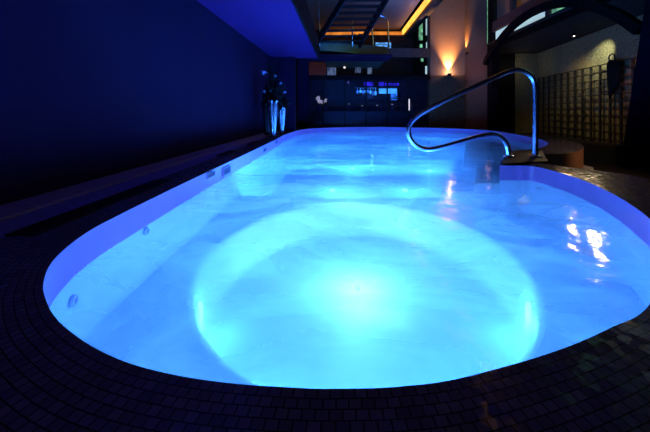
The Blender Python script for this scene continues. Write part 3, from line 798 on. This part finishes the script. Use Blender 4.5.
for deg, w in ((205, 13), (240, 20), (270, 24), (300, 20), (335, 13)):  # fittings added behind the near well edge to boost the well's glow
    a = math.radians(deg)
    pool_lamp((WC.x + RX*.95*math.cos(a), WC.y + RY*.95*math.sin(a), -.66), (-math.cos(a), -math.sin(a), 0), w, size=.7)
for x, y, nx in ((0.05, 0.66, 0), (-0.62, .80, .5), (.72, .82, -.5)):
    pool_lamp((x, y, -.36), (nx, 1, 0), 1.2)
# narrow jets of light along the ledge
pj, nj = wall_at(71)
spot('jet_lamp', (pj.x + nj.x*.05, pj.y + nj.y*.05, -.27), (-.2, 1.75, -.60), BLUE, 110, 18, .5)
spot('jet_lamp', (1.55, 1.75, -.27), (.55, 2.2, -.60), BLUE, 80, 24, .7)
spot('well_fill', (.75, 1.75, -.74), (-.72, 3.05, -.62), (.14, .45, 1.0), 190, 42, 1.0)  # spots added without a fitting to brighten the far well wall
spot('well_fill', (-.35, 1.7, -.74), (.75, 3.42, -.62), (.14, .45, 1.0), 150, 36, 1.0)
for x, w in ((-0.55, 110), (0.3, 190), (1.35, 170)):
    pool_lamp((x, edge_y(x)+.12, -.80), (0, 1, .35), w)
for x, y, w in ((-.2, 6.2, 120), (1.3, 6.2, 130), (.3, 8.6, 120), (2.4, 8.2, 120)):  # fittings added on the deep floor to raise the far water
    pool_lamp((x, y, Z_DEEP+.002), (0, 0, 1), w, r=.3, off=.42, size=.7)
pool_lamp((3.0, 5.02, -.6), (0, 1, .2), 170)
# sconce, alcove and bar lamps, with unseen fill lamps added
spot('sconce_lamp', S1 + Vector((0, .04, .02)), S1 + Vector((0, .10, 1.2)), (1.0, .52, .2), 1300, 66, 1.0)
point('sconce_bulb', S1 + Vector((0, -.02, .05)), (1.0, .66, .42), 20, .04)
spot('sconce_lamp', S2 + Vector((0, .02, .03)), S2 + Vector((-.03, .20, 1.2)), (1.0, .48, .16), 260, 36, .9)
spot('column_fill', (4.3, 10.2, 4.3), (4.5, 12.0, 2.6), (1.0, .50, .42), 16, 100, .8)  # unseen fill added to warm the upper column
point('wall_fill', (5.6, 11.5, 1.6), (1.0, .36, .12), 1.6, .05)  # unseen warm fill for the narrow wall, not a fitting
spot('alcove_lamp', D1 + Vector((0,0,-.1)), lat(.32, 2.32), (.86, 1.0, .80), 150, 46, .9)
spot('alcove_lamp', D1 + Vector((-.02,-.02,-.1)), (2.27, 2.52, 0), (1.0, .74, .42), 250, 10, .9)
spot('alcove_lamp', D2 + Vector((0,0,-.1)), (2.5, 3.4, 0), (1.0, .68, .36), 260, 11, .9)
spot('alcove_lamp', (6.9, 10.3, 3.0), lat(.5, .5), (1.0, .85, .52), 55, 90, .8)  # unseen fill added to bring out the lattice
spot('alcove_lamp', (7.6, 8.2, 3.0), lat(.08, 1.0), (1.0, .40, .22), 40, 50, .8)  # unseen orange fill added for the lattice right of the robe
point('alcove_end_lamp', (7.9, 13.2, 2.6), (1.0, .88, .6), 3, .05)
spot('skirt_fill', (4.6, 3.0, 1.9), (3.9, 5.0, -.2), (1.0, .52, .3), 60, 44, .8)  # added spot with no fitting, brightens the pool's outer skirt
point('tile_fill', (0.5, -.2, 2.9), (.50, .36, 1.0), 6, .06)  # added violet fill above and behind the camera, lifts the near tiles
spot('wall_fill', (5.2, 10.7, 1.2), (5.45, 12.25, 2.6), (1.0, .42, .16), 26, 46, .9)  # second added fill on the narrow wall, no fitting there
spot('balcony_fill', (.6, 8.6, 3.4), Q(343, 47, 10.7), (.45, 1.0, .55), 26, 40, .8)  # added green spot, makes the balcony edge read greener
point('bar_lamp', (1.4, 13.9, 1.35), (.05, .2, 1.0), 8, .05)
point('bamboo_fill', (6.3, 10.2, 4.7), (.6, 1.0, .7), 30, .05)  # unseen lamp added to light up the bamboo

w = bpy.data.worlds.new('World'); sc.world = w; w.use_nodes = True
w.node_tree.nodes['Background'].inputs['Color'].default_value = (0.02, 0.02, 0.06, 1)
w.node_tree.nodes['Background'].inputs['Strength'].default_value = 0.05

# ---------------------------------------------------------------- camera
cd_ = bpy.data.cameras.new('camera'); cam = bpy.data.objects.new('camera', cd_); C.objects.link(cam)
cam.location = (0, 0, EYE); cam.rotation_euler = (PI/2, 0, 0)
cd_.sensor_width = 36; cd_.lens = FL*36/650
cd_.shift_x = -(VX-325)/650; cd_.shift_y = (VY-216)/650
cd_.clip_start = 0.02
sc.camera = cam
sc.view_settings.view_transform = 'Standard'
sc.view_settings.look = 'None'
sc.cycles.use_denoising = True
